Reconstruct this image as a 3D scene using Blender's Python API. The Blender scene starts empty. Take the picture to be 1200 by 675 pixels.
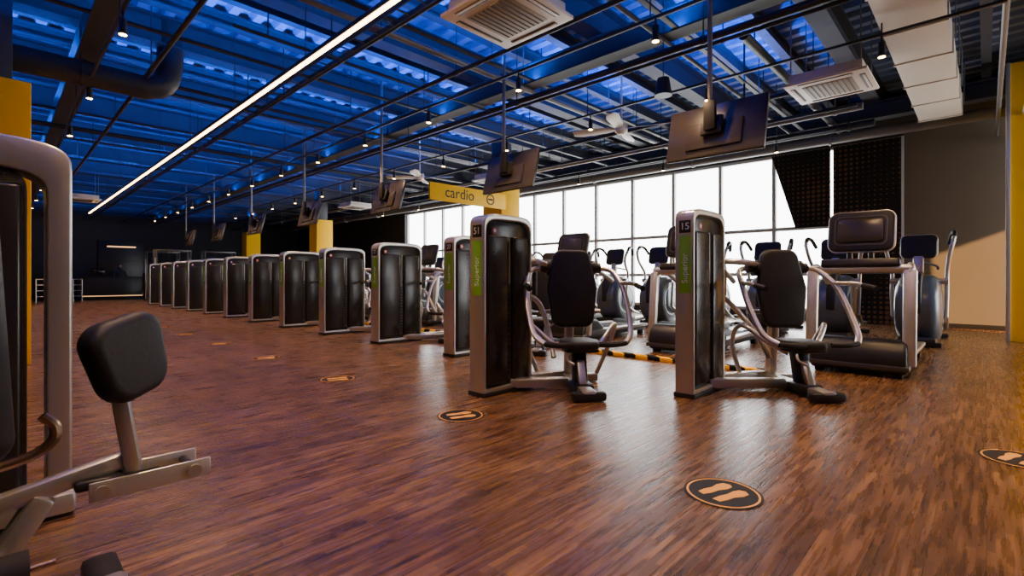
import bpy, bmesh, math, random
from mathutils import Vector, Matrix, Euler
random.seed(7)
scene = bpy.context.scene
COL = scene.collection
CEIL = 4.9

# ------------------------------------------------------------ materials
MATS = {}
def mat(name, col, rough=0.5, metal=0.0, emis=None, estr=0.0, noise=0.0, nscale=8.0, bump=0.0, coat=0.0, spec=None):
    m = bpy.data.materials.new(name); m.use_nodes = True
    nt = m.node_tree; b = nt.nodes['Principled BSDF']
    b.inputs['Base Color'].default_value = (*col, 1)
    b.inputs['Roughness'].default_value = rough
    b.inputs['Metallic'].default_value = metal
    if spec is not None: b.inputs['Specular IOR Level'].default_value = spec
    if coat: b.inputs['Coat Weight'].default_value = coat
    if emis:
        b.inputs['Emission Color'].default_value = (*emis, 1)
        b.inputs['Emission Strength'].default_value = estr
    if noise > 0 or bump > 0:
        tc = nt.nodes.new('ShaderNodeTexCoord'); n = nt.nodes.new('ShaderNodeTexNoise')
        n.inputs['Scale'].default_value = nscale; n.inputs['Detail'].default_value = 5
        nt.links.new(tc.outputs['Object'], n.inputs['Vector'])
        if noise > 0:
            r = nt.nodes.new('ShaderNodeMix'); r.data_type = 'RGBA'
            r.inputs['A'].default_value = (*[c*(1-noise) for c in col], 1)
            r.inputs['B'].default_value = (*[min(1, c*(1+noise)) for c in col], 1)
            nt.links.new(n.outputs['Fac'], r.inputs['Factor'])
            nt.links.new(r.outputs['Result'], b.inputs['Base Color'])
        if bump > 0:
            bp = nt.nodes.new('ShaderNodeBump'); bp.inputs['Strength'].default_value = bump
            bp.inputs['Distance'].default_value = 0.01
            nt.links.new(n.outputs['Fac'], bp.inputs['Height'])
            nt.links.new(bp.outputs['Normal'], b.inputs['Normal'])
    MATS[name] = m
    return m
mat('silver', (0.50,0.47,0.43), 0.34, 0.85, noise=.06)
mat('silver_light', (0.56,0.54,0.50), 0.35, 0.75, noise=.04)
mat('bronze_tube', (0.35,0.22,0.14), 0.25, 0.95, noise=.05)
mat('shroud_black', (0.018,0.015,0.013), 0.24, 0.0, noise=.2, spec=.45)
mat('plastic_black', (0.014,0.013,0.013), 0.42, 0.0, noise=.2, spec=.35)
mat('pad_black', (0.012,0.011,0.010), 0.52, noise=.25, nscale=60, bump=.12, spec=.3)
mat('rubber', (0.012,0.011,0.011), 0.7, noise=.2, spec=.3)
mat('stack_grey', (0.08,0.075,0.07), 0.35, 0.6, noise=.1)
mat('green_label', (0.20,0.50,0.015), 0.5, noise=.05)
mat('label_white', (0.8,0.8,0.78), 0.5, noise=.03)
mat('label_red', (0.35,0.02,0.015), 0.5, noise=.05)
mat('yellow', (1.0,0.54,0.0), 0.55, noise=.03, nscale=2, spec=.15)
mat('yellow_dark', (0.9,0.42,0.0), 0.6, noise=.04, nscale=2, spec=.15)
mat('beam', (0.045,0.048,0.055), 0.55, noise=.25, nscale=3, spec=.3)
mat('deck', (0.18,0.24,0.36), 0.6, 0.0, noise=.12, nscale=2, spec=.2)
mat('pipe_dark', (0.025,0.026,0.03), 0.5, noise=.2, spec=.3)
mat('pipe_grey', (0.17,0.165,0.16), 0.45, 0.3, noise=.1)
mat('duct_white', (0.60,0.55,0.46), 0.5, 0.0, noise=.08, nscale=3)
mat('ac_white', (0.76,0.70,0.60), 0.5, noise=.03)
mat('ac_grille', (0.34,0.29,0.22), 0.6, noise=.1, nscale=40)
mat('ac_slot', (0.06,0.055,0.05), 0.6, noise=.1)
mat('frame_white', (0.42,0.42,0.42), 0.45, noise=.03)
mat('screen', (0.006,0.006,0.008), 0.08, noise=.1)
mat('tv_back', (0.03,0.024,0.02), 0.25, noise=.2, nscale=3)
mat('ell_shell', (0.10,0.125,0.14), 0.3, 0.2, noise=.1, coat=.2)
mat('wall_grey', (0.095,0.074,0.052), 0.8, noise=.08, nscale=1.5, bump=.05)
mat('wall_dark', (0.022,0.020,0.019), 0.75, noise=.15, nscale=1.5)
mat('led', (1,.85,.6), 0.5, emis=(1,.58,.25), estr=20)
mat('lamp_glow', (1,.8,.5), 0.5, emis=(1,.50,.16), estr=50)
mat('desk_black', (0.02,0.02,0.02), 0.35, noise=.1)
mat('desk_lit', (1,.7,.4), 0.5, emis=(1,.5,.2), estr=1.6)
mat('decal_dark', (0.012,0.012,0.014), 0.6, noise=.15, spec=.2)
mat('decal_gold', (0.90,0.42,0.06), 0.6, noise=.05, spec=.2)
mat('skin', (0.5,0.28,0.19), 0.55, noise=.05)
mat('shirt', (0.03,0.03,0.035), 0.8, noise=.1)
mat('hair', (0.015,0.01,0.008), 0.6, noise=.2)

def floor_mat():
    m = bpy.data.materials.new('wood_planks'); m.use_nodes = True
    nt = m.node_tree; N = nt.nodes; L = nt.links; b = N['Principled BSDF']
    tc = N.new('ShaderNodeTexCoord')
    def brick(w, h, off=.37):
        k = N.new('ShaderNodeTexBrick'); L.new(tc.outputs['Object'], k.inputs['Vector'])
        k.inputs['Scale'].default_value = 1; k.inputs['Brick Width'].default_value = w; k.inputs['Row Height'].default_value = h
        k.inputs['Mortar Size'].default_value = 0.0012; k.inputs['Color1'].default_value = (0,0,0,1); k.inputs['Color2'].default_value = (1,1,1,1)
        k.inputs['Mortar'].default_value = (.3,.3,.3,1); k.offset = off; k.inputs['Bias'].default_value = 0
        return k
    k1 = brick(1.25, .165); k2 = brick(.24, .0275)
    mp = N.new('ShaderNodeMapping'); L.new(tc.outputs['Object'], mp.inputs['Vector']); mp.inputs['Scale'].default_value = (3.2, 44, 1)
    n = N.new('ShaderNodeTexNoise'); n.inputs['Scale'].default_value = 1; n.inputs['Detail'].default_value = 6; L.new(mp.outputs[0], n.inputs['Vector'])
    def math_(op, a, bb):
        q = N.new('ShaderNodeMath'); q.operation = op
        for i, s in enumerate((a, bb)):
            if isinstance(s, (int, float)): q.inputs[i].default_value = s
            else: L.new(s, q.inputs[i])
        return q.outputs[0]
    v = math_('ADD', math_('MULTIPLY', k1.outputs['Color'], .14), math_('MULTIPLY', k2.outputs['Color'], .25))
    v = math_('ADD', v, math_('MULTIPLY', n.outputs['Fac'], .62))
    cr = N.new('ShaderNodeValToRGB'); L.new(v, cr.inputs['Fac'])
    e = cr.color_ramp.elements
    e[0].position = .22; e[0].color = (.030,.013,.006,1)
    e[1].position = .85; e[1].color = (.38,.195,.078,1)
    x = cr.color_ramp.elements.new(.52); x.color = (.128,.058,.024,1)
    mort = N.new('ShaderNodeMix'); mort.data_type = 'RGBA'
    L.new(k1.outputs['Fac'], mort.inputs['Factor']); L.new(cr.outputs[0], mort.inputs['A']); mort.inputs['B'].default_value = (.02,.010,.005,1)
    L.new(mort.outputs['Result'], b.inputs['Base Color'])
    r = math_('ADD', math_('MULTIPLY', n.outputs['Fac'], .28), .14)
    L.new(r, b.inputs['Roughness'])
    b.inputs['Specular IOR Level'].default_value = .55
    bp = N.new('ShaderNodeBump'); bp.inputs['Strength'].default_value = .5; bp.inputs['Distance'].default_value = .006
    L.new(v, bp.inputs['Height']); L.new(bp.outputs[0], b.inputs['Normal'])
    MATS['floor'] = m
floor_mat()

def hazard_mat():
    m = bpy.data.materials.new('hazard_stripe'); m.use_nodes = True
    nt = m.node_tree; N = nt.nodes; L = nt.links; b = N['Principled BSDF']
    tc = N.new('ShaderNodeTexCoord'); mp = N.new('ShaderNodeMapping'); mp.inputs['Rotation'].default_value = (0,0,math.radians(45))
    w = N.new('ShaderNodeTexWave'); w.inputs['Scale'].default_value = 1.3; L.new(tc.outputs['Object'], mp.inputs[0]); L.new(mp.outputs[0], w.inputs[0])
    cr = N.new('ShaderNodeValToRGB'); cr.color_ramp.interpolation = 'CONSTANT'; cr.color_ramp.elements[0].color = (.012,.012,.012,1)
    cr.color_ramp.elements[1].position = .5; cr.color_ramp.elements[1].color = (1.0,.50,.0,1)
    L.new(w.outputs['Fac'], cr.inputs[0]); L.new(cr.outputs[0], b.inputs['Base Color']); b.inputs['Roughness'].default_value = .8; b.inputs['Specular IOR Level'].default_value = .05
    MATS['hazard'] = m
hazard_mat()

def dots_mat():
    m = bpy.data.materials.new('dotted_panel'); m.use_nodes = True
    nt = m.node_tree; N = nt.nodes; L = nt.links; b = N['Principled BSDF']; b.inputs['Roughness'].default_value = .7; b.inputs['Specular IOR Level'].default_value = .2
    tc = N.new('ShaderNodeTexCoord'); mp = N.new('ShaderNodeMapping'); mp.inputs['Scale'].default_value = (0,9,9)
    L.new(tc.outputs['Object'], mp.inputs[0])
    fr = N.new('ShaderNodeVectorMath'); fr.operation = 'FRACTION'; L.new(mp.outputs[0], fr.inputs[0])
    sb = N.new('ShaderNodeVectorMath'); sb.operation = 'DISTANCE'; L.new(fr.outputs[0], sb.inputs[0]); sb.inputs[1].default_value = (0,.5,.5)
    n = N.new('ShaderNodeTexNoise'); n.inputs['Scale'].default_value = .9; L.new(tc.outputs['Object'], n.inputs[0])
    q = N.new('ShaderNodeMath'); q.operation = 'MULTIPLY_ADD'; L.new(n.outputs['Fac'], q.inputs[0]); q.inputs[1].default_value = .9; q.inputs[2].default_value = -.22
    lt = N.new('ShaderNodeMath'); lt.operation = 'LESS_THAN'; L.new(sb.outputs['Value'], lt.inputs[0]); L.new(q.outputs[0], lt.inputs[1])
    mx = N.new('ShaderNodeMix'); mx.data_type = 'RGBA'; L.new(lt.outputs[0], mx.inputs['Factor'])
    mx.inputs['A'].default_value = (.008,.007,.007,1); mx.inputs['B'].default_value = (.10,.045,.02,1)
    L.new(mx.outputs['Result'], b.inputs['Base Color']); MATS['dots'] = m
dots_mat()

# ------------------------------------------------------------ mesh builder
class MB:
    def __init__(s): s.bm = bmesh.new(); s.mats = []
    def mi(s, name):
        if name not in s.mats: s.mats.append(name)
        return s.mats.index(name)
    def add(s, t, m, M=None):
        if M is not None: bmesh.ops.transform(t, matrix=M, verts=t.verts)
        i = s.mi(m)
        for f in t.faces: f.material_index = i
        me = bpy.data.meshes.new('tmp'); t.to_mesh(me); t.free(); s.bm.from_mesh(me); bpy.data.meshes.remove(me)
    def box(s, c, d, m, bev=.008, rot=None, seg=2):
        t = bmesh.new(); bmesh.ops.create_cube(t, size=1)
        bmesh.ops.scale(t, vec=d, verts=t.verts)
        if bev > 0: bmesh.ops.bevel(t, geom=t.edges[:], offset=min(bev, min(d)*.48), segments=seg, profile=.5, affect='EDGES', clamp_overlap=True)
        M = Matrix.Translation(c)
        if rot: M = M @ Euler(rot).to_matrix().to_4x4()
        s.add(t, m, M)
    def beam(s, p0, p1, w, h, m, bev=.008):
        p0 = Vector(p0); p1 = Vector(p1); d = p1-p0
        t = bmesh.new(); bmesh.ops.create_cube(t, size=1); bmesh.ops.scale(t, vec=(w, h, d.length), verts=t.verts)
        if bev > 0: bmesh.ops.bevel(t, geom=t.edges[:], offset=min(bev, min(w,h)*.45), segments=2, profile=.5, affect='EDGES')
        s.add(t, m, Matrix.Translation((p0+p1)/2) @ d.to_track_quat('Z', 'Y').to_matrix().to_4x4())
    def cyl(s, p0, p1, r, m, r2=None, n=16):
        p0 = Vector(p0); p1 = Vector(p1); d = p1-p0
        t = bmesh.new(); bmesh.ops.create_cone(t, cap_ends=True, segments=n, radius1=r, radius2=r if r2 is None else r2, depth=d.length)
        s.add(t, m, Matrix.Translation((p0+p1)/2) @ d.to_track_quat('Z', 'Y').to_matrix().to_4x4())
    def ell(s, c, r, m, rot=None, n=20):
        t = bmesh.new(); bmesh.ops.create_uvsphere(t, u_segments=n, v_segments=n//2+2, radius=1)
        bmesh.ops.scale(t, vec=r, verts=t.verts); M = Matrix.Translation(c)
        if rot: M = M @ Euler(rot).to_matrix().to_4x4()
        s.add(t, m, M)
    def tube(s, pts, r, m, n=10, smooth=True, sub=5, r2=None):
        P = [Vector(p) for p in pts]
        if smooth and len(P) > 2:
            Q = []
            for i in range(len(P)-1):
                a = P[max(i-1,0)]; b = P[i]; c = P[i+1]; d = P[min(i+2,len(P)-1)]
                for k in range(sub):
                    u = k/sub
                    Q.append(.5*((2*b)+(-a+c)*u+(2*a-5*b+4*c-d)*u*u+(-a+3*b-3*c+d)*u**3))
            Q.append(P[-1]); P = Q
        t = bmesh.new(); rings = []; up = None
        for i, p in enumerate(P):
            tg = (P[min(i+1,len(P)-1)]-P[max(i-1,0)]).normalized()
            if up is None:
                up = tg.orthogonal().normalized()
            up = (up - tg*up.dot(tg)).normalized(); sd = tg.cross(up)
            rings.append([t.verts.new(p + up*math.cos(a)*r + sd*math.sin(a)*(r2 or r)) for a in [2*math.pi*k/n for k in range(n)]])
        for i in range(len(rings)-1):
            for k in range(n):
                t.faces.new((rings[i][k], rings[i][(k+1)%n], rings[i+1][(k+1)%n], rings[i+1][k]))
        t.faces.new(rings[0][::-1]); t.faces.new(rings[-1])
        bmesh.ops.recalc_face_normals(t, faces=t.faces)
        s.add(t, m)
    def prism(s, out, depth, m, M, bev=0.0, seg=2):
        t = bmesh.new()
        a = [t.verts.new((x, y, 0)) for x, y in out]; b = [t.verts.new((x, y, depth)) for x, y in out]
        n = len(out)
        for i in range(n): t.faces.new((a[i], a[(i+1)%n], b[(i+1)%n], b[i]))
        t.faces.new(a[::-1]); t.faces.new(b)
        bmesh.ops.recalc_face_normals(t, faces=t.faces)
        if bev > 0:
            t.normal_update()
            es = [e for e in t.edges if e.calc_face_angle(0) > .6]
            bmesh.ops.bevel(t, geom=es, offset=bev, segments=seg, profile=.5, affect='EDGES', clamp_overlap=True)
        s.add(t, m, M)
    def ring(s, outer, inner, depth, m, M, bev=0.0):
        t = bmesh.new(); n = len(outer)
        A = [[t.verts.new((x, y, z)) for x, y in o] for o, z in ((outer,0),(outer,depth),(inner,depth),(inner,0))]
        for j in range(4):
            for i in range(n):
                t.faces.new((A[j][i], A[j][(i+1)%n], A[(j+1)%4][(i+1)%n], A[(j+1)%4][i]))
        bmesh.ops.recalc_face_normals(t, faces=t.faces)
        if bev > 0:
            t.normal_update()
            es = [e for e in t.edges if e.calc_face_angle(0) > .9]
            bmesh.ops.bevel(t, geom=es, offset=bev, segments=3, profile=.5, affect='EDGES', clamp_overlap=True)
        s.add(t, m, M)
    def text(s, txt, size, m, M, ext=.002):
        c = bpy.data.curves.new('txt', 'FONT'); c.body = txt; c.size = size; c.extrude = ext; c.align_x = 'CENTER'; c.align_y = 'CENTER'
        o = bpy.data.objects.new('txt', c); COL.objects.link(o)
        dg = bpy.context.evaluated_depsgraph_get(); me = bpy.data.meshes.new_from_object(o.evaluated_get(dg))
        t = bmesh.new(); t.from_mesh(me); bpy.data.objects.remove(o); bpy.data.curves.remove(c); bpy.data.meshes.remove(me)
        s.add(t, m, M)
    def mesh(s, name):
        bm = s.bm
        bm.normal_update()
        for f in bm.faces: f.smooth = True
        for e in bm.edges:
            if len(e.link_faces) != 2 or e.calc_face_angle(0) > .62: e.smooth = False
        me = bpy.data.meshes.new(name); bm.to_mesh(me); bm.free()
        for n in s.mats: me.materials.append(MATS[n])
        return me
    def obj(s, name, loc=(0,0,0), rz=0):
        return place(s.mesh(name), name, loc, rz)
def place(me, name, loc=(0,0,0), rz=0):
    o = bpy.data.objects.new(name, me); o.location = loc; o.rotation_euler = (0,0,rz); COL.objects.link(o); return o

XZ = lambda y: Matrix(((1,0,0,0),(0,0,1,y),(0,1,0,0),(0,0,0,1)))
YZ = lambda x: Matrix(((0,0,1,x),(1,0,0,0),(0,1,0,0),(0,0,0,1)))

# ------------------------------------------------------------ room
def room():
    x0, x1, y0, y1 = -6, 13.9, -4.5, 33
    b = MB(); b.box(((x0+x1)/2,(y0+y1)/2,-.05),(x1-x0+.6,y1-y0+.6,.1),'floor',0); b.obj('floor')
    b = MB(); t = bmesh.new(); prof = []
    x = x0-.3
    while x < x1+.3:
        prof += [(x,CEIL),(x+.12,CEIL),(x+.16,CEIL+.09),(x+.28,CEIL+.09)]; x += .32
    A = [t.verts.new((p[0],y0-.3,p[1])) for p in prof]; B = [t.verts.new((p[0],y1+.3,p[1])) for p in prof]
    for i in range(len(prof)-1): t.faces.new((A[i],B[i],B[i+1],A[i+1]))
    b.add(t,'deck'); b.box(((x0+x1)/2,(y0+y1)/2,CEIL+.17),(x1-x0+.6,y1-y0+.6,.1),'beam',0); b.obj('ceiling')
    b = MB()
    b.box((x1+.1,(y0+1.33)/2,CEIL/2),(.2,1.33-y0,CEIL),'wall_grey',0)
    b.box((x1+.1,(20.6+y1)/2,CEIL/2),(.2,y1-20.6,CEIL),'wall_dark',0)
    b.box((x1+.1,(1.33+20.6)/2,(4.2+CEIL)/2),(.2,20.6-1.33,CEIL-4.2),'wall_dark',0)
    b.box((x1+.1,(1.33+20.6)/2,.11),(.2,20.6-1.33,.22),'wall_dark',0)
    b.obj('wall_east')
    b = MB()
    ys = [1.36]+[2.59+1.37*k for k in range(14)]
    for y in ys: b.box((x1+.05,y,2.2),(.12,.09,4.0),'frame_white',.004)
    for z in (.25,1.15,2.3,4.17): b.box((x1+.05,(1.33+20.5)/2,z),(.10,20.5-1.33,.09),'frame_white',.004)
    b.obj('window_1')
    b = MB(); b.prism([(1.36,.0),(2.64,.0),(2.64,4.18),(1.36,4.18)],.03,'dots',YZ(x1-.06)); b.obj('dotted_wall_panel')
    b = MB(); b.prism([(2.7,2.3),(3.45,2.3),(4.0,4.18),(2.7,4.18)],.03,'dots',YZ(x1-.06)); b.obj('dotted_wall_panel')
    b = MB(); b.box(((x0+x1)/2,y1+.1,CEIL/2),(x1-x0+.6,.2,CEIL),'wall_dark',0); b.obj('wall_north')
    b = MB(); b.box((x0-.1,(y0+y1)/2,CEIL/2),(.2,y1-y0+.2,CEIL),'wall_grey',0); b.obj('wall_west')
    b = MB(); h=3.9; a0, a1 = 9.4, 13.2
    b.box(((x0+a0)/2,y0-.1,CEIL/2),(a0-x0,.2,CEIL),'wall_grey',0)
    b.box(((a1+x1)/2+.1,y0-.1,CEIL/2),(x1-a1+.2,.2,CEIL),'wall_grey',0)
    b.box(((a0+a1)/2,y0-.1,(h+CEIL)/2),(a1-a0,.2,CEIL-h),'wall_grey',0)
    b.obj('wall_south')
    b = MB()
    for x in (a0+.05,a0+1.3,a0+2.55,a1-.05): b.box((x,y0-.05,h/2),(.08,.1,h),'frame_white',.004)
    for z in (.04,h-.04): b.box(((a0+a1)/2,y0-.05,z),(a1-a0,.1,.08),'frame_white',.004)
    b.obj('window_2')
    b = MB(); b.box((x1-.01,(y0+1.33)/2,.05),(.02,1.33-y0,.1),'plastic_black',.002); b.obj('baseboard_east')
    b = MB(); b.box((13.2,9,4.5),(.9,25,.32),'beam',.01); b.box((12.72,9,4.38),(.05,25,.5),'pipe_grey',.005); b.obj('trim_1')
room()

def ibeam(L, h, w, m='beam'):
    b = MB(); b.box((0,0,h-.012),(L,w,.024),m,0); b.box((0,0,.012),(L,w,.024),m,0); b.box((0,0,h/2),(L,.02,h-.04),m,0); return b.mesh('ceiling_beam')
me1 = ibeam(19.8,.42,.26); me2 = ibeam(19.8,.2,.13)
Y = -3.2
while Y < 33:
    place(me1,'ceiling_beam',(3.95,Y,CEIL-.43)); place(me2,'ceiling_joist',(3.95,Y+.8,CEIL-.205)); place(me2,'ceiling_joist',(3.95,Y+1.6,CEIL-.205))
    Y += 2.4
me3 = ibeam(37.3,.32,.26)
for x in (-2.5,.9,6.0,11.9): place(me3,'ceiling_girder',(x,14.25,CEIL-.75),math.pi/2)

def pipe(x,z,r,y0,y1,m='pipe_dark',name='ceiling_pipe',step=3):
    b = MB(); b.cyl((x,y0,z),(x,y1,z),r,m,n=12)
    y = y0+.4
    while y < y1:
        b.cyl((x,y,z),(x,y,CEIL+.01),.008,m,n=6); b.cyl((x,y-.02,z),(x,y+.02,z),r*1.25,m,n=12); y += step
    b.obj(name)
pipe(3.3,4.05,.035,-4,32); pipe(4.5,3.95,.03,-4,32); pipe(5.75,3.85,.045,-4,32)
pipe(6.35,4.05,.025,-4,32); pipe(8.6,3.95,.04,1.5,32); pipe(9.6,3.85,.03,1.5,32); pipe(10.1,3.95,.06,1.5,32,'pipe_grey')
pipe(1.5,3.95,.03,-4,32); pipe(12.3,4.0,.11,-4,30,'pipe_grey'); pipe(-.6,4.0,.05,-4,32); pipe(11.3,3.95,.07,1.5,30)
def pipex(y,z,r,x0,x1,m='pipe_dark'):
    b = MB(); b.cyl((x0,y,z),(x1,y,z),r,m,n=12)
    x = x0+.4
    while x < x1: b.cyl((x,y,z),(x,y,CEIL+.01),.008,m,n=6); x += 2.5
    b.obj('ceiling_pipe')
pipex(3.0,4.12,.03,2,13); pipex(5.4,4.12,.045,-2,12,'pipe_grey'); pipex(9.4,4.12,.03,-2,12); pipex(13.5,4.12,.05,-2,12); pipex(6.6,4.12,.02,2,13)
pipex(-.15,3.9,.03,5,13.8,'pipe_grey'); pipex(-.45,3.75,.03,5,13.8,'duct_white'); pipex(2.2,4.1,.06,6.5,12.6,'pipe_dark')
b = MB(); b.tube([(-3.5,8.9,3.85),(0.9,8.9,3.85),(1.55,8.9,3.86),(1.8,8.9,4.1),(1.82,8.9,4.92)],.17,'pipe_dark',n=20)
for x in (-2,-.6,.8): b.cyl((x,8.9,3.85),(x+.05,8.9,3.85),.185,'pipe_dark',n=20); b.cyl((x,8.9,3.9),(x,8.9,CEIL),.01,'pipe_dark',n=6)
b.obj('air_duct')
b = MB(); b.box((7.8,.60,4.1),(8.0,.58,.36),'duct_white',.01)
x = 4.0
while x < 11.9: b.box((x,.60,4.1),(.04,.61,.39),'duct_white',.005); b.cyl((x,.28,4.1),(x,.28,CEIL),.008,'pipe_grey',n=6); b.cyl((x,.92,4.1),(x,.92,CEIL),.008,'pipe_grey',n=6); x += 1.1
b.obj('air_duct_rectangular')

# LED strip
b = MB(); b.box((2.53,10.5,3.625),(.065,29.8,.05),'pipe_dark',.004); b.box((2.53,10.5,3.59),(.044,29.6,.02),'led',.003)
y = -4.2
while y < 25: b.cyl((2.53,y,3.65),(2.53,y,CEIL),.006,'pipe_dark',n=6); y += 2.5
b.obj('added_led_strip_light')
b = MB(); b.box((-2.6,10.5,3.625),(.07,29,.06),'pipe_dark',.004); b.box((-2.6,10.5,3.585),(.05,29,.02),'led',.003)  # second strip, added out of view as fill light
for y in (-3,2,7,12,17,22): b.cyl((-2.6,y,3.65),(-2.6,y,CEIL),.006,'pipe_dark',n=6)
b.obj('added_led_strip_light')
b = MB()
for dx in (-.09,.09): b.box((2.95+dx,13.5,3.85),(.012,35,.06),'pipe_dark',0)
y = -4
while y < 31: b.box((2.95,y,3.83),(.18,.02,.01),'pipe_dark',0); y += .3
for y in range(-3,31,3): b.cyl((2.95,y,3.83),(2.95,y,CEIL),.008,'pipe_dark',n=6)
b.obj('cable_tray')

def light(name, typ, loc, rot, energy, color, **kw):
    l = bpy.data.lights.new(name, typ); l.energy = energy; l.color = color
    for k, v in kw.items(): setattr(l, k, v)
    o = bpy.data.objects.new(name, l); o.location = loc; o.rotation_euler = rot; COL.objects.link(o); return o

# blue up-lights in the bays
Y = -3.2
while Y < 32:
    yb = Y+1.2
    b = MB(); b.box((4.4,yb,CEIL-.72),(16,.07,.03),'pipe_dark',.003)
    for x in (-3,1,5,9,12): b.cyl((x,yb,CEIL-.72),(x,yb,CEIL),.006,'pipe_dark',n=6)
    b.obj('blue_uplight_housing')
    e = 560 if Y < 20 else 240
    light('blue_uplight','AREA',(3.2,yb,CEIL-.70),(math.pi,0,0),e,(0.0,.11,1.0),shape='RECTANGLE',size=12.0,size_y=.06)
    Y += 2.4

# tracks + spots
b = MB(); b.cyl((0,0,.16),(0,0,.02),.035,'plastic_black'); b.cyl((0,0,.02),(0,0,.0),.042,'plastic_black'); b.cyl((0,0,-.001),(0,0,-.004),.034,'lamp_glow')
b.cyl((0,0,.16),(0,0,.24),.012,'plastic_black'); spot_me = b.mesh('track_spotlight')
def track(x,z,ys,power):
    b = MB(); b.box((x,(ys[0]+ys[-1])/2,z+.25),(.035,ys[-1]-ys[0]+2,.03),'pipe_dark',.002)
    y = ys[0]
    while y < ys[-1]+.5: b.cyl((x,y,z+.26),(x,y,CEIL),.008,'pipe_dark',n=6); y += 4
    b.obj('light_track')
    for y in ys:
        place(spot_me,'track_spotlight',(x,y,z))
        light('spot_lamp','SPOT',(x,y,z-.03),(0,0,0),power,(1,.62,.28),spot_size=math.radians(115),spot_blend=.9,shadow_soft_size=.06)
track(4.8,3.54,[-1.43+1.97*k for k in range(15)],240)
track(6.9,3.54,[.85+1.97*k for k in range(12)],190)
track(10.7,3.54,[3+2.4*k for k in range(7)],100)
track(.9,3.54,[-1.43+2.6*k for k in range(12)],280)  # extra track added as fill light for the west side and machine faces

# ------------------------------------------------------------ AC cassettes
b = MB()
b.box((0,0,.09),(.84,.84,.14),'duct_white',.01); b.box((0,0,.015),(.96,.96,.04),'ac_white',.012)
for sx, sy, w, h in ((0,.4,.62,.06),(0,-.4,.62,.06),(.4,0,.06,.62),(-.4,0,.06,.62)): b.box((sx,sy,-.006),(w,h,.01),'ac_slot',.002); b.box((sx*1.02,sy*1.02,-.012),(w*.97 if w>h else w*.45,h*.45 if w>h else h*.97,.008),'ac_white',.002)
b.box((0,0,-.008),(.58,.58,.012),'ac_grille',.003)
for i in range(9): b.box((0,-.24+.06*i,-.016),(.56,.012,.008),'ac_slot',0)
for sx in (-.4,.4):
    for sy in (-.4,.4): b.cyl((sx,sy,.14),(sx,sy,CEIL-3.7),.008,'pipe_grey',n=6)
ac = b.mesh('ceiling_air_conditioner')
for p in ((3.58,3.5),(8.0,1.55),(9.4,9.6),(2.0,22),(9.3,17)): place(ac,'ceiling_air_conditioner',(*p,3.68))

b = MB(); b.cyl((0,0,0),(0,0,.14),.11,'ac_white',n=24); b.cyl((0,0,.14),(0,0,CEIL-3.72),.02,'ac_white'); b.ell((0,0,0),(.1,.1,.05),'ac_white')
for i in range(4):
    a = i*math.pi/2+.35
    M = Matrix.Rotation(a,4,'Z') @ Matrix.Translation((.1,0,.05)) @ Matrix.Rotation(.3,4,'X')
    b.prism([(0,-.03),(.12,-.08),(.62,-.11),(.78,-.07),(.78,.07),(.6,.11),(.12,.08),(0,.03)],.012,'ac_white',M,.004)
fan = b.mesh('ceiling_fan')
place(fan,'ceiling_fan',(7.72,4.7,3.66)); place(fan,'ceiling_fan',(7.75,10.8,3.66),.4)
b = MB(); b.cyl((0,0,0),(0,0,.22),.11,'plastic_black',.075,n=20); b.cyl((0,0,.22),(0,0,CEIL-3.38),.006,'plastic_black',n=6); b.obj('pendant_speaker',(5.9,2.98,3.38))
b = MB(); b.box((0,0,0),(.22,.18,.3),'plastic_black',.02,(.3,0,.6)); b.cyl((0,0,.1),(0,0,CEIL-3.75),.015,'plastic_black'); b.obj('ceiling_loudspeaker',(8.3,2.8,3.75))

# ------------------------------------------------------------ TVs
b = MB()
tilt = math.radians(14)
b.box((0,0,0),(.05,1.04,.6),'tv_back',.012,(0,tilt,0)); b.box((.029,0,-.007),(.006,1.0,.56),'screen',.001,(0,tilt,0))
b.box((-.045,0,-.06),(.05,.6,.3),'tv_back',.015,(0,tilt,0)); b.box((-.09,0,.03),(.05,.22,.2),'plastic_black',.006,(0,tilt,0)); b.box((-.14,0,.12),(.06,.12,.3),'plastic_black',.006)
b.cyl((-.14,0,.1),(-.14,0,CEIL-2.64),.025,'pipe_grey'); b.box((-.14,0,CEIL-2.64-.5),(.12,.12,.02),'pipe_dark',.002)
tv = b.mesh('hanging_television')
for y in (2.1,5.15,8.5,12.0,15.6,19.2,22.8): place(tv,'hanging_television',(5.34,y,2.64))

# ------------------------------------------------------------ pillars & sign
def pillar(name,c,s,ztop,col='yellow'):
    b = MB(); b.box((c[0],c[1],ztop/2),(s,s,ztop),col,.01); b.box((c[0],c[1],(ztop+CEIL)/2),(s*.55,s*.55,CEIL-ztop),'beam',.005); b.obj(name)
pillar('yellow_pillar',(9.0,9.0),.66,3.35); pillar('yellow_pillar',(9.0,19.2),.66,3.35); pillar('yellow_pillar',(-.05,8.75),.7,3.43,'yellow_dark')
pillar('yellow_pillar',(9.0,27),.66,3.35)
b = MB(); b.box((7.57,8.6,2.93),(2.3,.05,.38),'yellow',.006); b.text('cardio',.34,'plastic_black',Matrix.Translation((7.25,8.572,2.94)) @ Matrix.Rotation(math.pi/2,4,'X'))
M = Matrix.Translation((8.2,8.572,2.93)) @ Matrix.Rotation(math.pi/2,4,'X')
b.ring([(.13*math.cos(a),.13*math.sin(a)) for a in [i*math.pi/10 for i in range(20)]],[(.10*math.cos(a),.10*math.sin(a)) for a in [i*math.pi/10 for i in range(20)]],.004,'plastic_black',M)
b.box((8.2,8.57,2.93),(.15,.006,.04),'plastic_black',0)
b.cyl((6.6,8.6,3.05),(6.6,8.6,CEIL),.006,'pipe_dark',n=6)
b.obj('cardio_sign')
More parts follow.
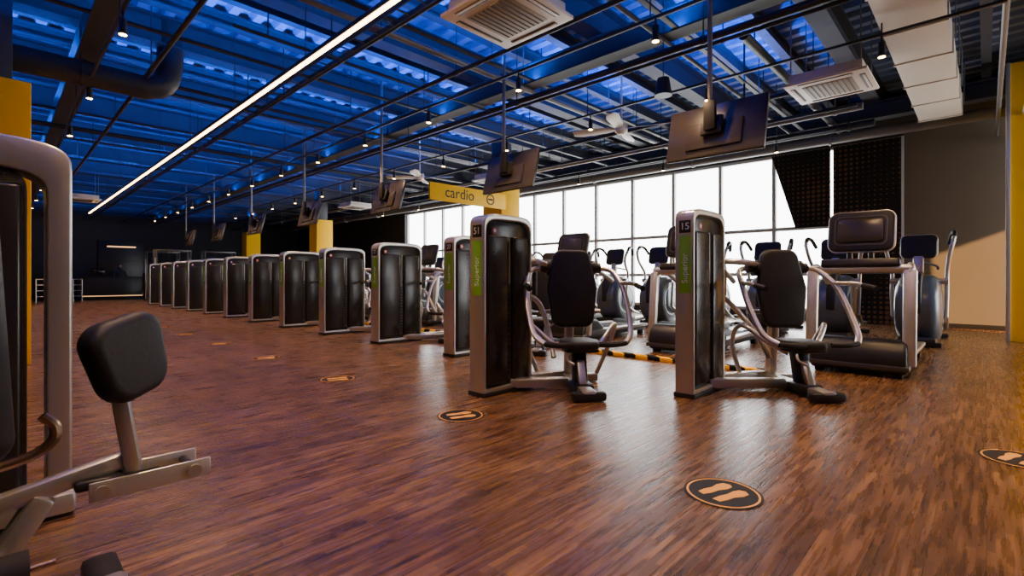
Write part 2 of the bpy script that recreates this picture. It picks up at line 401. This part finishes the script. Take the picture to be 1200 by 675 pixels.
b = MB(); b.box((12.1,-.95,2.3),(1.0,1.35,4.6),'yellow',.01); b.box((11.58,-.26,2.3),(.06,.06,4.6),'silver_light',.01); b.obj('yellow_partition')

# ------------------------------------------------------------ weight tower
def arch(W,H,z0,x0=0,rh=.13,n=20):
    pts = [(x0,z0)]
    for i in range(n+1):
        a = math.pi*(1-i/n)
        c = math.cos(a); s = math.sin(a)
        pts.append((x0+W/2+W/2*math.copysign(abs(c)**.42,c), H-rh+rh*abs(s)**.62))
    pts.append((x0+W,z0)); return pts
def tower(b,W,D,H,th=.035,gap=0,txt='51',label=True,x0=0,y0=0):
    M = Matrix.Translation((x0,y0,0))
    b.ring(arch(W,H,0),arch(W-2*th,H-th*1.6,.07,th),D,'silver',M @ XZ(0),.012)
    w = W-2*th-gap; xl = th
    half = w*.54
    b.prism(arch(w,H-th*1.5,.03,xl,.11),D-.07,'shroud_black',M @ XZ(.035),.01)
    for xa, xb in ((xl+.015,xl+half-.035),(xl+half+.035,xl+w-.015)):
        b.box((x0+(xa+xb)/2,y0+.022,H*.47),(xb-xa,.05,H*.82),'shroud_black',.022,seg=3)
    b.box((x0+xl+half,y0+.035,H*.46),(.05,.02,H*.78),'stack_grey',.002)
    for i in range(16): b.box((x0+xl+half,y0+.022,.18+i*.048),(.044,.01,.036),'plastic_black',.002)
    b.cyl((x0+xl+half,y0+.02,1.0),(x0+xl+half,y0+.02,H-.2),.008,'silver_light',n=8)
    b.box((x0+W/2,y0+D/2,.02),(W+.01,D+.03,.04),'plastic_black',.008)
    if label:
        b.box((x0-.001,y0+D*.45,H*.70),(.004,D*.62,H*.30),'green_label',.001)
        b.box((x0-.001,y0+D*.45,H*.90),(.004,D*.62,.11),'plastic_black',.001)
        R = Matrix.Rotation(-math.pi/2,4,'Z') @ Matrix.Rotation(math.pi/2,4,'X')
        b.text(txt,.085,'label_white',Matrix.Translation((x0-.005,y0+D*.45,H*.90)) @ R)
        b.text('Superior',.075,'label_white',Matrix.Translation((x0-.005,y0+D*.45,H*.68)) @ R @ Matrix.Rotation(math.pi/2,4,'Z'))
        b.cyl((x0+.13,y0-.004,H*.905),(x0+.13,y0-.008,H*.905),.03,'label_red',n=20)
        b.cyl((x0+.13,y0-.008,H*.905),(x0+.13,y0-.009,H*.905),.016,'label_white',n=16)

def padshape(w,h,top=.78,n=6):
    pts = []
    def corner(cx,cy,r,a0):
        for i in range(n+1):
            a = math.radians(a0+90*i/n); pts.append((cx+r*math.cos(a),cy+r*math.sin(a)))
    r = w*.2; wt = w*top
    corner(wt/2-r,h-r,r,0); corner(-wt/2+r,h-r,r,90)
    pts.append((-w/2,h*.5))
    corner(-w*.42+r,r,r,180); corner(w*.42-r,r,r,270)
    pts.append((w/2,h*.5))
    return pts

def seat_unit(b,cx,cy,ang):
    s = MB()
    s.box((0,-.02,.05),(.13,.85,.09),'silver',.02); s.box((0,-.40,.045),(.30,.1,.08),'plastic_black',.025); s.box((0,.42,.045),(.62,.09,.08),'silver',.02)
    s.box((0,-.12,.06),(.2,.26,.1),'plastic_black',.03)
    s.beam((0,-.1,.08),(0,-.02,.42),.13,.11,'plastic_black',.02); s.beam((0,-.2,.08),(0,-.1,.3),.07,.06,'silver',.01)
    s.prism(padshape(.38,.40,.8),.075,'pad_black',Matrix.Translation((0,.14,.41)) @ Matrix.Rotation(math.pi,4,'Z'),.03,4)
    s.box((0,-.06,.40),(.3,.3,.03),'plastic_black',.01)
    s.tube([(-.13,-.2,.38),(-.15,-.26,.33),(-.1,-.3,.3)],.012,'silver')
    Mb = Matrix.Translation((0,.14,.58)) @ Matrix.Rotation(math.radians(90-7),4,'X')
    s.prism(padshape(.50,.76,.76),.085,'pad_black',Mb @ Matrix.Translation((0,0,-.085)),.035,4)
    s.box((0,.235,.95),(.26,.03,.5),'plastic_black',.01,(math.radians(-7),0,0))
    s.beam((0,.40,.08),(0,.3,1.16),.08,.1,'silver',.02)
    s.box((0,.3,1.15),(.5,.09,.09),'silver',.02)
    s.cyl((-.3,.3,1.15),(.3,.3,1.15),.05,'plastic_black')
    for q in (-1,1):
        s.tube([(q*.27,.3,1.15),(q*.4,.26,1.12),(q*.46,.1,.98),(q*.47,-.04,.78),(q*.44,-.2,.56),(q*.36,-.3,.48)],.026,'silver')
        s.tube([(q*.45,.12,1.0),(q*.5,-.1,1.0),(q*.5,-.2,.98)],.02,'silver'); s.cyl((q*.5,-.19,.985),(q*.5,-.34,.96),.024,'rubber')
        s.tube([(q*.36,-.3,.48),(q*.24,-.33,.47),(q*.12,-.3,.47)],.024,'rubber')
        s.tube([(q*.3,.42,.08),(q*.42,.36,.4),(q*.42,.2,.6),(q*.25,.05,.46),(q*.08,0,.36)],.022,'silver')
        s.cyl((q*.20,.3,1.15),(q*.24,.3,1.15),.075,'plastic_black')
    s.cyl((-.3,.3,.72),(.3,.3,.72),.022,'silver')
    me = s.mesh('t'); t = bmesh.new(); t.from_mesh(me)
    names = s.mats
    bmesh.ops.transform(t, matrix=Matrix.Translation((cx,cy,0)) @ Matrix.Rotation(ang,4,'Z'), verts=t.verts)
    for f in t.faces: f.material_index = b.mi(names[f.material_index])
    m2 = bpy.data.meshes.new('t2'); t.to_mesh(m2); t.free(); b.bm.from_mesh(m2); bpy.data.meshes.remove(m2); bpy.data.meshes.remove(me)

def press_machine(W,D,sx,sy,ang,txt='51',H=1.63):
    b = MB(); tower(b,W,D,H,txt=txt)
    seat_unit(b,sx,sy,ang)
    b.beam((W*.6,D*.3,.07),(sx,sy+.1,.07),.1,.09,'silver',.02); b.beam((W*.95,D/2,.07),(sx+.3,sy+.35,.07),.1,.09,'silver',.02)
    b.tube([(W-.02,D/2,1.22),(W+.15,D/2-.02,1.22),(sx-.05,sy+.4,1.2),(sx+.1,sy+.3,1.15)],.03,'silver')
    b.tube([(W-.01,D/2,.9),(W+.1,D/2-.1,.8),(W+.12,sy+.3,.5),(sx-.1,sy+.2,.3)],.025,'silver')
    b.box((W+.06,D/2,1.0),(.14,.12,.28),'plastic_black',.03)
    return b.mesh('chest_press_machine')
mA = press_machine(.72,.17,.94,-.56,math.radians(-42),'15',1.67); mB_ = press_machine(.64,.19,.80,-.42,math.radians(-40),'51')
place(mA,'chest_press_machine',(4.18,1.83,0)); place(mB_,'chest_press_machine',(2.95,3.17,0))
mC = press_machine(.84,.22,1.18,-.50,math.radians(-60),'27')
for k in range(11): place(mC,'shoulder_press_machine',(4.19,5.08+1.87*k,0))

# ------------------------------------------------------------ left foreground machine
b = MB()
tower(b,.86,.2,1.66,th=.085,gap=.06,txt='8',label=False,x0=-.62,y0=2.98)
b.box((-.3,2.0,.05),(1.2,.12,.09),'silver',.02); b.box((-.35,2.5,.05),(.12,1.0,.09),'silver',.02); b.box((.25,2.0,.045),(.1,.5,.08),'plastic_black',.02)
b.box((.0,2.96,.06),(.5,.1,.09),'silver',.02)
b.box((-.045,1.98,.93),(.13,.4,.72),'pad_black',.06,(0,math.radians(-3),0),5)
b.box((-.36,1.98,.93),(.2,.2,.1),'plastic_black',.03)
b.beam((-.5,1.98,.08),(-.12,1.98,.95),.09,.09,'silver',.02)
b.box((-.08,1.98,.5),(.16,.36,.16),'pad_black',.05,None,4)
b.beam((-.15,1.98,.08),(-.1,1.98,.45),.1,.1,'plastic_black',.02)
b.beam((-.3,1.98,.36),(.29,1.98,.475),.055,.055,'silver',.018)
b.beam((-.1,1.98,.09),(.1,1.98,.42),.08,.06,'silver',.015)
b.beam((.305,1.96,.44),(.262,1.97,.74),.06,.045,'silver',.014)
def rr(w,h,r,n=6):
    p = []
    for cx,cy,a0 in ((w/2-r,h/2-r,0),(-w/2+r,h/2-r,90),(-w/2+r,-h/2+r,180),(w/2-r,-h/2+r,270)):
        for i in range(n+1): a = math.radians(a0+90*i/n); p.append((cx+r*math.cos(a),cy+r*math.sin(a)))
    return p
Mp = Matrix.Translation((.29,1.965,.80)) @ Matrix.Rotation(math.radians(40),4,'Z') @ Matrix.Rotation(math.radians(-12),4,'Y') @ Matrix.Rotation(math.radians(84),4,'X')
pad_out = [(x*(1+.9*y),y) for x,y in rr(.25,.26,.075,8)]
b.prism(pad_out,.08,'pad_black',Mp @ Matrix.Translation((0,0,-.04)),.03,5)
b.box((.28,1.99,.74),(.12,.05,.1),'plastic_black',.01,(0,0,math.radians(38)))
b.box((.35,1.92,.41),(.32,.012,.06),'silver_light',.005); b.box((.35,2.06,.41),(.30,.012,.06),'silver_light',.005)
b.box((.32,1.99,.395),(.14,.13,.02),'plastic_black',.004)
b.box((.22,1.985,.43),(.12,.12,.03),'plastic_black',.01)
for x in (.22,.46):
    b.cyl((x,1.905,.41),(x,2.07,.41),.014,'plastic_black'); b.cyl((x,1.908,.41),(x,1.90,.41),.02,'silver')
b.tube([(-.2,2.12,.46),(.04,2.13,.49),(.12,2.13,.53),(.13,2.13,.58),(.10,2.13,.62)],.016,'bronze_tube')
b.cyl((-.06,1.78,.30),(.06,1.78,.30),.05,'rubber',n=20); b.cyl((.06,1.78,.30),(.11,1.78,.30),.008,'bronze_tube'); b.beam((-.03,1.98,.25),(-.0,1.78,.30),.03,.03,'silver')
b.obj('seated_row_machine')
mL = MB(); tower(mL,.86,.2,1.63,th=.05,txt='9'); mL.box((.4,-.5,.05),(.12,1.0,.09),'silver',.02); mL.box((.4,-.6,.45),(.4,.38,.08),'pad_black',.03); mL.box((.4,-.38,.9),(.4,.09,.7),'pad_black',.035); mL.beam((.4,-.5,.08),(.4,-.5,.42),.1,.1,'silver'); mL.beam((.4,-.3,.08),(.4,-.32,1.1),.08,.08,'silver')
mL = mL.mesh('leg_press_machine')
for y in (4.9,6.8,11,13,15,17): place(mL,'leg_press_machine',(-.75,y,0))

# ------------------------------------------------------------ treadmill (front = -X)
b = MB()
b.prism([(0,.04),(-.03,.18),(.02,.32),(.14,.40),(.45,.36),(.62,.24),(.66,.04)],.88,'plastic_black',XZ(-.44),.04,3)
b.prism([(-.03,.08),(-.03,.13),(.3,.20),(.66,.20),(.66,.12)],.93,'stack_grey',XZ(-.465),.01)
b.box((1.35,0,.15),(1.5,.56,.06),'rubber',.01); b.box((1.35,0,.12),(1.5,.8,.08),'plastic_black',.01)
for q in (-1,1):
    b.box((1.35,q*.38,.175),(1.52,.13,.05),'silver',.015)
    b.box((.1,q*.36,.03),(.12,.08,.06),'rubber',.01); b.box((1.95,q*.36,.05),(.1,.08,.1),'rubber',.01)
    b.beam((.12,q*.45,.12),(.22,q*.45,1.14),.12,.08,'silver_light',.025)
    b.tube([(.2,q*.45,1.1),(.26,q*.45,1.17),(.4,q*.44,1.18),(.75,q*.43,1.06),(.88,q*.43,1.0)],.035,'silver')
    b.tube([(.42,q*.2,1.2),(.5,q*.26,1.14),(.58,q*.2,1.12)],.018,'rubber')
b.box((.25,0,1.15),(.11,.98,.10),'silver',.04,None,3)
b.box((.27,0,1.20),(.20,.74,.10),'plastic_black',.03,(0,math.radians(18),0),3)
b.beam((.3,-.1,1.2),(.3,-.1,1.35),.06,.05,'plastic_black'); b.beam((.3,.1,1.2),(.3,.1,1.35),.06,.05,'plastic_black')
tl = math.radians(14)
P3 = Matrix(((0,0,1,0),(1,0,0,0),(0,1,0,0),(0,0,0,1)))
Mc = Matrix.Translation((.32,0,1.58)) @ Matrix.Rotation(tl,4,'Y') @ P3
b.prism(rr(.62,.47,.09),.07,'plastic_black',Mc @ Matrix.Translation((0,0,-.03)),.02,3)
b.ring(rr(.64,.49,.1),rr(.58,.43,.08),.03,'silver',Mc,.004)
b.ring(rr(.5,.34,.06),rr(.47,.31,.05),.01,'stack_grey',Mc @ Matrix.Translation((0,0,-.036)),.002)
b.prism(rr(.44,.28,.05),.03,'tv_back',Mc @ Matrix.Translation((0,0,-.055)),.01,2)
b.prism(rr(.5,.3,.02),.004,'screen',Mc @ Matrix.Translation((0,.02,.041)))
tm = b.mesh('treadmill')
for k in range(8): place(tm,'treadmill',(6.48,1.03+2.03*k,0))
b = MB(); b.box((5.85,8.4,.024),(.12,13.4,.048),'hazard',.004); b.obj('hazard_striped_kerb')
b = MB(); b.box((9.4,-.6,.004),(4,.06,.006),'yellow_dark',0); b.obj('yellow_floor_tape')

# ------------------------------------------------------------ elliptical (front = -X)
b = MB()
disc = [(.50+.52*math.cos(a),.57+.53*math.sin(a)) for a in [2*math.pi*i/36 for i in range(36)]]
b.prism(disc,.56,'ell_shell',XZ(-.28),.15,6)
for sy in (-.287,.275): b.ring([(.50+.34*math.cos(a),.57+.33*math.sin(a)) for a in [2*math.pi*i/32 for i in range(32)]],[(.50+.31*math.cos(a),.57+.30*math.sin(a)) for a in [2*math.pi*i/32 for i in range(32)]],.012,'silver_light',XZ(sy),.003)
b.box((.5,0,.07),(1.0,.48,.14),'plastic_black',.04); b.box((1.2,0,.05),(1.1,.14,.07),'silver',.015); b.box((1.75,0,.04),(.09,.6,.07),'rubber',.015); b.box((.05,0,.04),(.09,.6,.07),'rubber',.015)
b.prism([(-.03,.5),(-.035,.9),(.1,1.12),(.4,1.16),(.4,.9),(.1,.6)],.14,'plastic_black',XZ(-.07),.03,3)
b.beam((.38,0,.9),(.42,0,1.4),.13,.1,'silver',.02)
b.prism(rr(.46,.38,.08),.08,'plastic_black',Matrix.Translation((.42,0,1.56)) @ Matrix.Rotation(tl,4,'Y') @ P3,.025,3)
b.ring(rr(.47,.39,.08),rr(.43,.35,.07),.02,'silver',Matrix.Translation((.45,0,1.56)) @ Matrix.Rotation(tl,4,'Y') @ P3,.004)
b.box((.505,0,1.56),(.01,.34,.24),'screen',.002,(0,tl,0))
for q in (-1,1):
    b.tube([(.4,q*.33,.45),(.42,q*.34,.85),(.46,q*.34,1.15),(.26,q*.38,1.42),(.28,q*.43,1.66),(.46,q*.42,1.76)],.028,'silver_light')
    b.tube([(.27,q*.43,1.62),(.36,q*.43,1.75),(.54,q*.40,1.74),(.66,q*.35,1.60)],.030,'rubber')
    b.cyl((.4,q*.1,1.0),(.4,q*.36,1.0),.045,'silver')
    b.tube([(.4,q*.33,.45),(.8,q*.31,.34+.08*q),(1.3,q*.22,.26+.08*q)],.03,'silver'); b.box((1.3,q*.22,.31+.08*q),(.38,.16,.05),'rubber',.02)
    b.tube([(.42,q*.04,1.3),(.6,q*.2,1.25),(.7,q*.22,1.2)],.018,'rubber')
el = b.mesh('elliptical_trainer')
for k in range(13): place(el,'elliptical_trainer',(9.75,.78+1.12*k,0) if k < 6 or k > 8 else (10.0,.78+1.12*k,0))

# ------------------------------------------------------------ floor decals
b = MB(); n=40
circ = lambda r: [(r*math.cos(2*math.pi*i/n), r*math.sin(2*math.pi*i/n)) for i in range(n)]
b.prism(circ(.18),.002,'decal_dark',Matrix.Translation((0,0,.001))); b.ring(circ(.168),circ(.158),.001,'decal_gold',Matrix.Translation((0,0,.003)))
sole = [(-.10,-.018),(-.095,.02),(-.05,.026),(0,.022),(.05,.036),(.09,.03),(.105,.0),(.09,-.024),(.05,-.03),(0,-.02),(-.05,-.024)]
b.prism(sole,.001,'decal_gold',Matrix.Translation((0,.045,.0032))); b.prism([(x,-y) for x,y in sole][::-1],.001,'decal_gold',Matrix.Translation((0,-.045,.0032)))
dm = b.mesh('footprint_floor_sticker')
for k in range(10): place(dm,'footprint_floor_sticker',(2.46,.93+1.97*k,0),math.radians(-20))
place(dm,'footprint_floor_sticker',(4.10,-.14,0),math.radians(-20))

# ------------------------------------------------------------ far end
b = MB(); b.box((4.0,30.8,.55),(2.6,.7,1.1),'desk_black',.02); b.box((4.0,30.75,1.12),(2.8,.85,.05),'desk_black',.01); b.box((4.0,30.44,.2),(2.4,.02,.03),'desk_lit',.002)
b.obj('reception_desk')
b = MB(); b.box((3.4,30.75,1.36),(.5,.03,.32),'screen',.01); b.box((3.4,30.78,1.19),(.08,.06,.08),'plastic_black',.005); b.obj('computer_monitor')
b = MB(); b.box((4.6,32.96,1.5),(1.9,.08,3.0),'desk_black',.01); b.box((4.6,32.91,2.7),(1.2,.02,.07),'desk_lit',.002); b.box((4.6,32.9,1.9),(1.6,.12,.03),'desk_black',.002); b.obj('reception_back_panel')
b = MB()
for i in range(6): b.cyl((1.2+i*.3,29.5,0),(1.2+i*.3,29.5,1.0),.02,'silver',n=8)
for z in (.25,.5,.75,1.0): b.cyl((1.2,29.5,z),(2.7,29.5,z),.018,'silver',n=8)
b.obj('metal_railing')
b = MB()
for x in (0,1.3):
    for y in (0,.5): b.box((x,y,1.15),(.06,.06,2.3),'stack_grey',.01)
    b.box((x,.25,.04),(.1,.9,.08),'stack_grey',.01); b.box((x,.25,.7),(.2,.3,1.2),'shroud_black',.02); b.box((x-.04,.0,1.0),(.03,.05,1.9),'silver',.01)
for y in (0,.5): b.box((.65,y,2.3),(1.37,.06,.06),'stack_grey',.01)
b.tube([(.4,.1,2.28),(.5,.05,1.9),(.6,.1,2.28)],.015,'rubber')
cm = b.mesh('cable_crossover_machine')
for p in ((4.9,26.4),(4.9,28.4),(6.8,26.5)): place(cm,'cable_crossover_machine',(*p,0))

def person(loc):
    V = [(0,0,.95),(0,0,1.15),(0,0,1.38),(0,0,1.5),(0,-.01,1.62),(0,0,1.72),
         (.19,0,1.4),(.27,-.05,1.15),(.2,-.28,1.1),(.17,-.36,1.12),(-.19,0,1.4),(-.27,-.05,1.15),(-.2,-.28,1.1),(-.17,-.36,1.12),
         (.1,0,.88),(.12,-.02,.48),(.12,0,.08),(.12,-.14,.04),(-.1,0,.88),(-.12,-.02,.48),(-.12,0,.08),(-.12,-.14,.04)]
    E = [(0,1),(1,2),(2,3),(3,4),(4,5),(2,6),(6,7),(7,8),(8,9),(2,10),(10,11),(11,12),(12,13),(0,14),(14,15),(15,16),(16,17),(0,18),(18,19),(19,20),(20,21)]
    R = [.15,.13,.15,.055,.09,.075,.06,.045,.035,.03,.06,.045,.035,.03,.09,.06,.045,.035,.09,.06,.045,.035]
    me = bpy.data.meshes.new('body'); me.from_pydata(V,E,[]); me.materials.append(MATS['shirt'])
    root = bpy.data.objects.new('receptionist',None); COL.objects.link(root); root.location = loc
    o = bpy.data.objects.new('body',me); COL.objects.link(o); o.parent = root
    md = o.modifiers.new('s','SKIN')
    for i, v in enumerate(me.skin_vertices[0].data): v.radius = (R[i],R[i]*.8 if i<3 else R[i]); v.use_root = (i==0)
    md.use_smooth_shade = True; o.modifiers.new('u','SUBSURF').levels = 1
    h = MB(); h.ell((0,-.02,1.66),(.075,.095,.115),'skin'); h.ell((0,.015,1.70),(.085,.09,.095),'hair'); h.ell((0,-.115,1.65),(.013,.02,.02),'skin')
    for q in (-1,1): h.ell((q*.078,-.01,1.65),(.012,.02,.03),'skin'); h.ell((q*.03,-.105,1.67),(.012,.01,.008),'label_white'); h.ell((q*.17,-.39,1.13),(.035,.05,.02),'skin')
    ho = h.obj('head'); ho.parent = root
person((4.35,31.75,0))

# ------------------------------------------------------------ world, sun, portals
w = bpy.data.worlds.new('World'); scene.world = w; w.use_nodes = True
bg = w.node_tree.nodes['Background']; bg.inputs['Color'].default_value = (.97,.98,1,1); bg.inputs['Strength'].default_value = 11
light('sun','SUN',(20,-20,15),Vector((.45,.85,-.36)).to_track_quat('-Z','Y').to_euler(),26,(1,.56,.22),angle=math.radians(1.0))
p = light('window_portal','AREA',(14.15,11,2.2),Vector((-1,0,0)).to_track_quat('-Z','Y').to_euler(),1,(1,1,1),shape='RECTANGLE',size=19.3,size_y=4.1)
p.data.cycles.is_portal = True
p = light('window_portal','AREA',(11.3,-4.75,1.95),Vector((0,1,0)).to_track_quat('-Z','Z').to_euler(),1,(1,1,1),shape='RECTANGLE',size=3.8,size_y=3.9)
p.data.cycles.is_portal = True

# ------------------------------------------------------------ camera
c = bpy.data.cameras.new('Camera'); co = bpy.data.objects.new('Camera',c); COL.objects.link(co)
co.location = (0,0,1.05); co.rotation_euler = (math.pi/2,0,-math.atan2(.722,.692))
c.sensor_width = 36; c.lens = 580/1200*36; c.shift_y = -11.5/1200; c.clip_start = .05; c.clip_end = 200
scene.camera = co
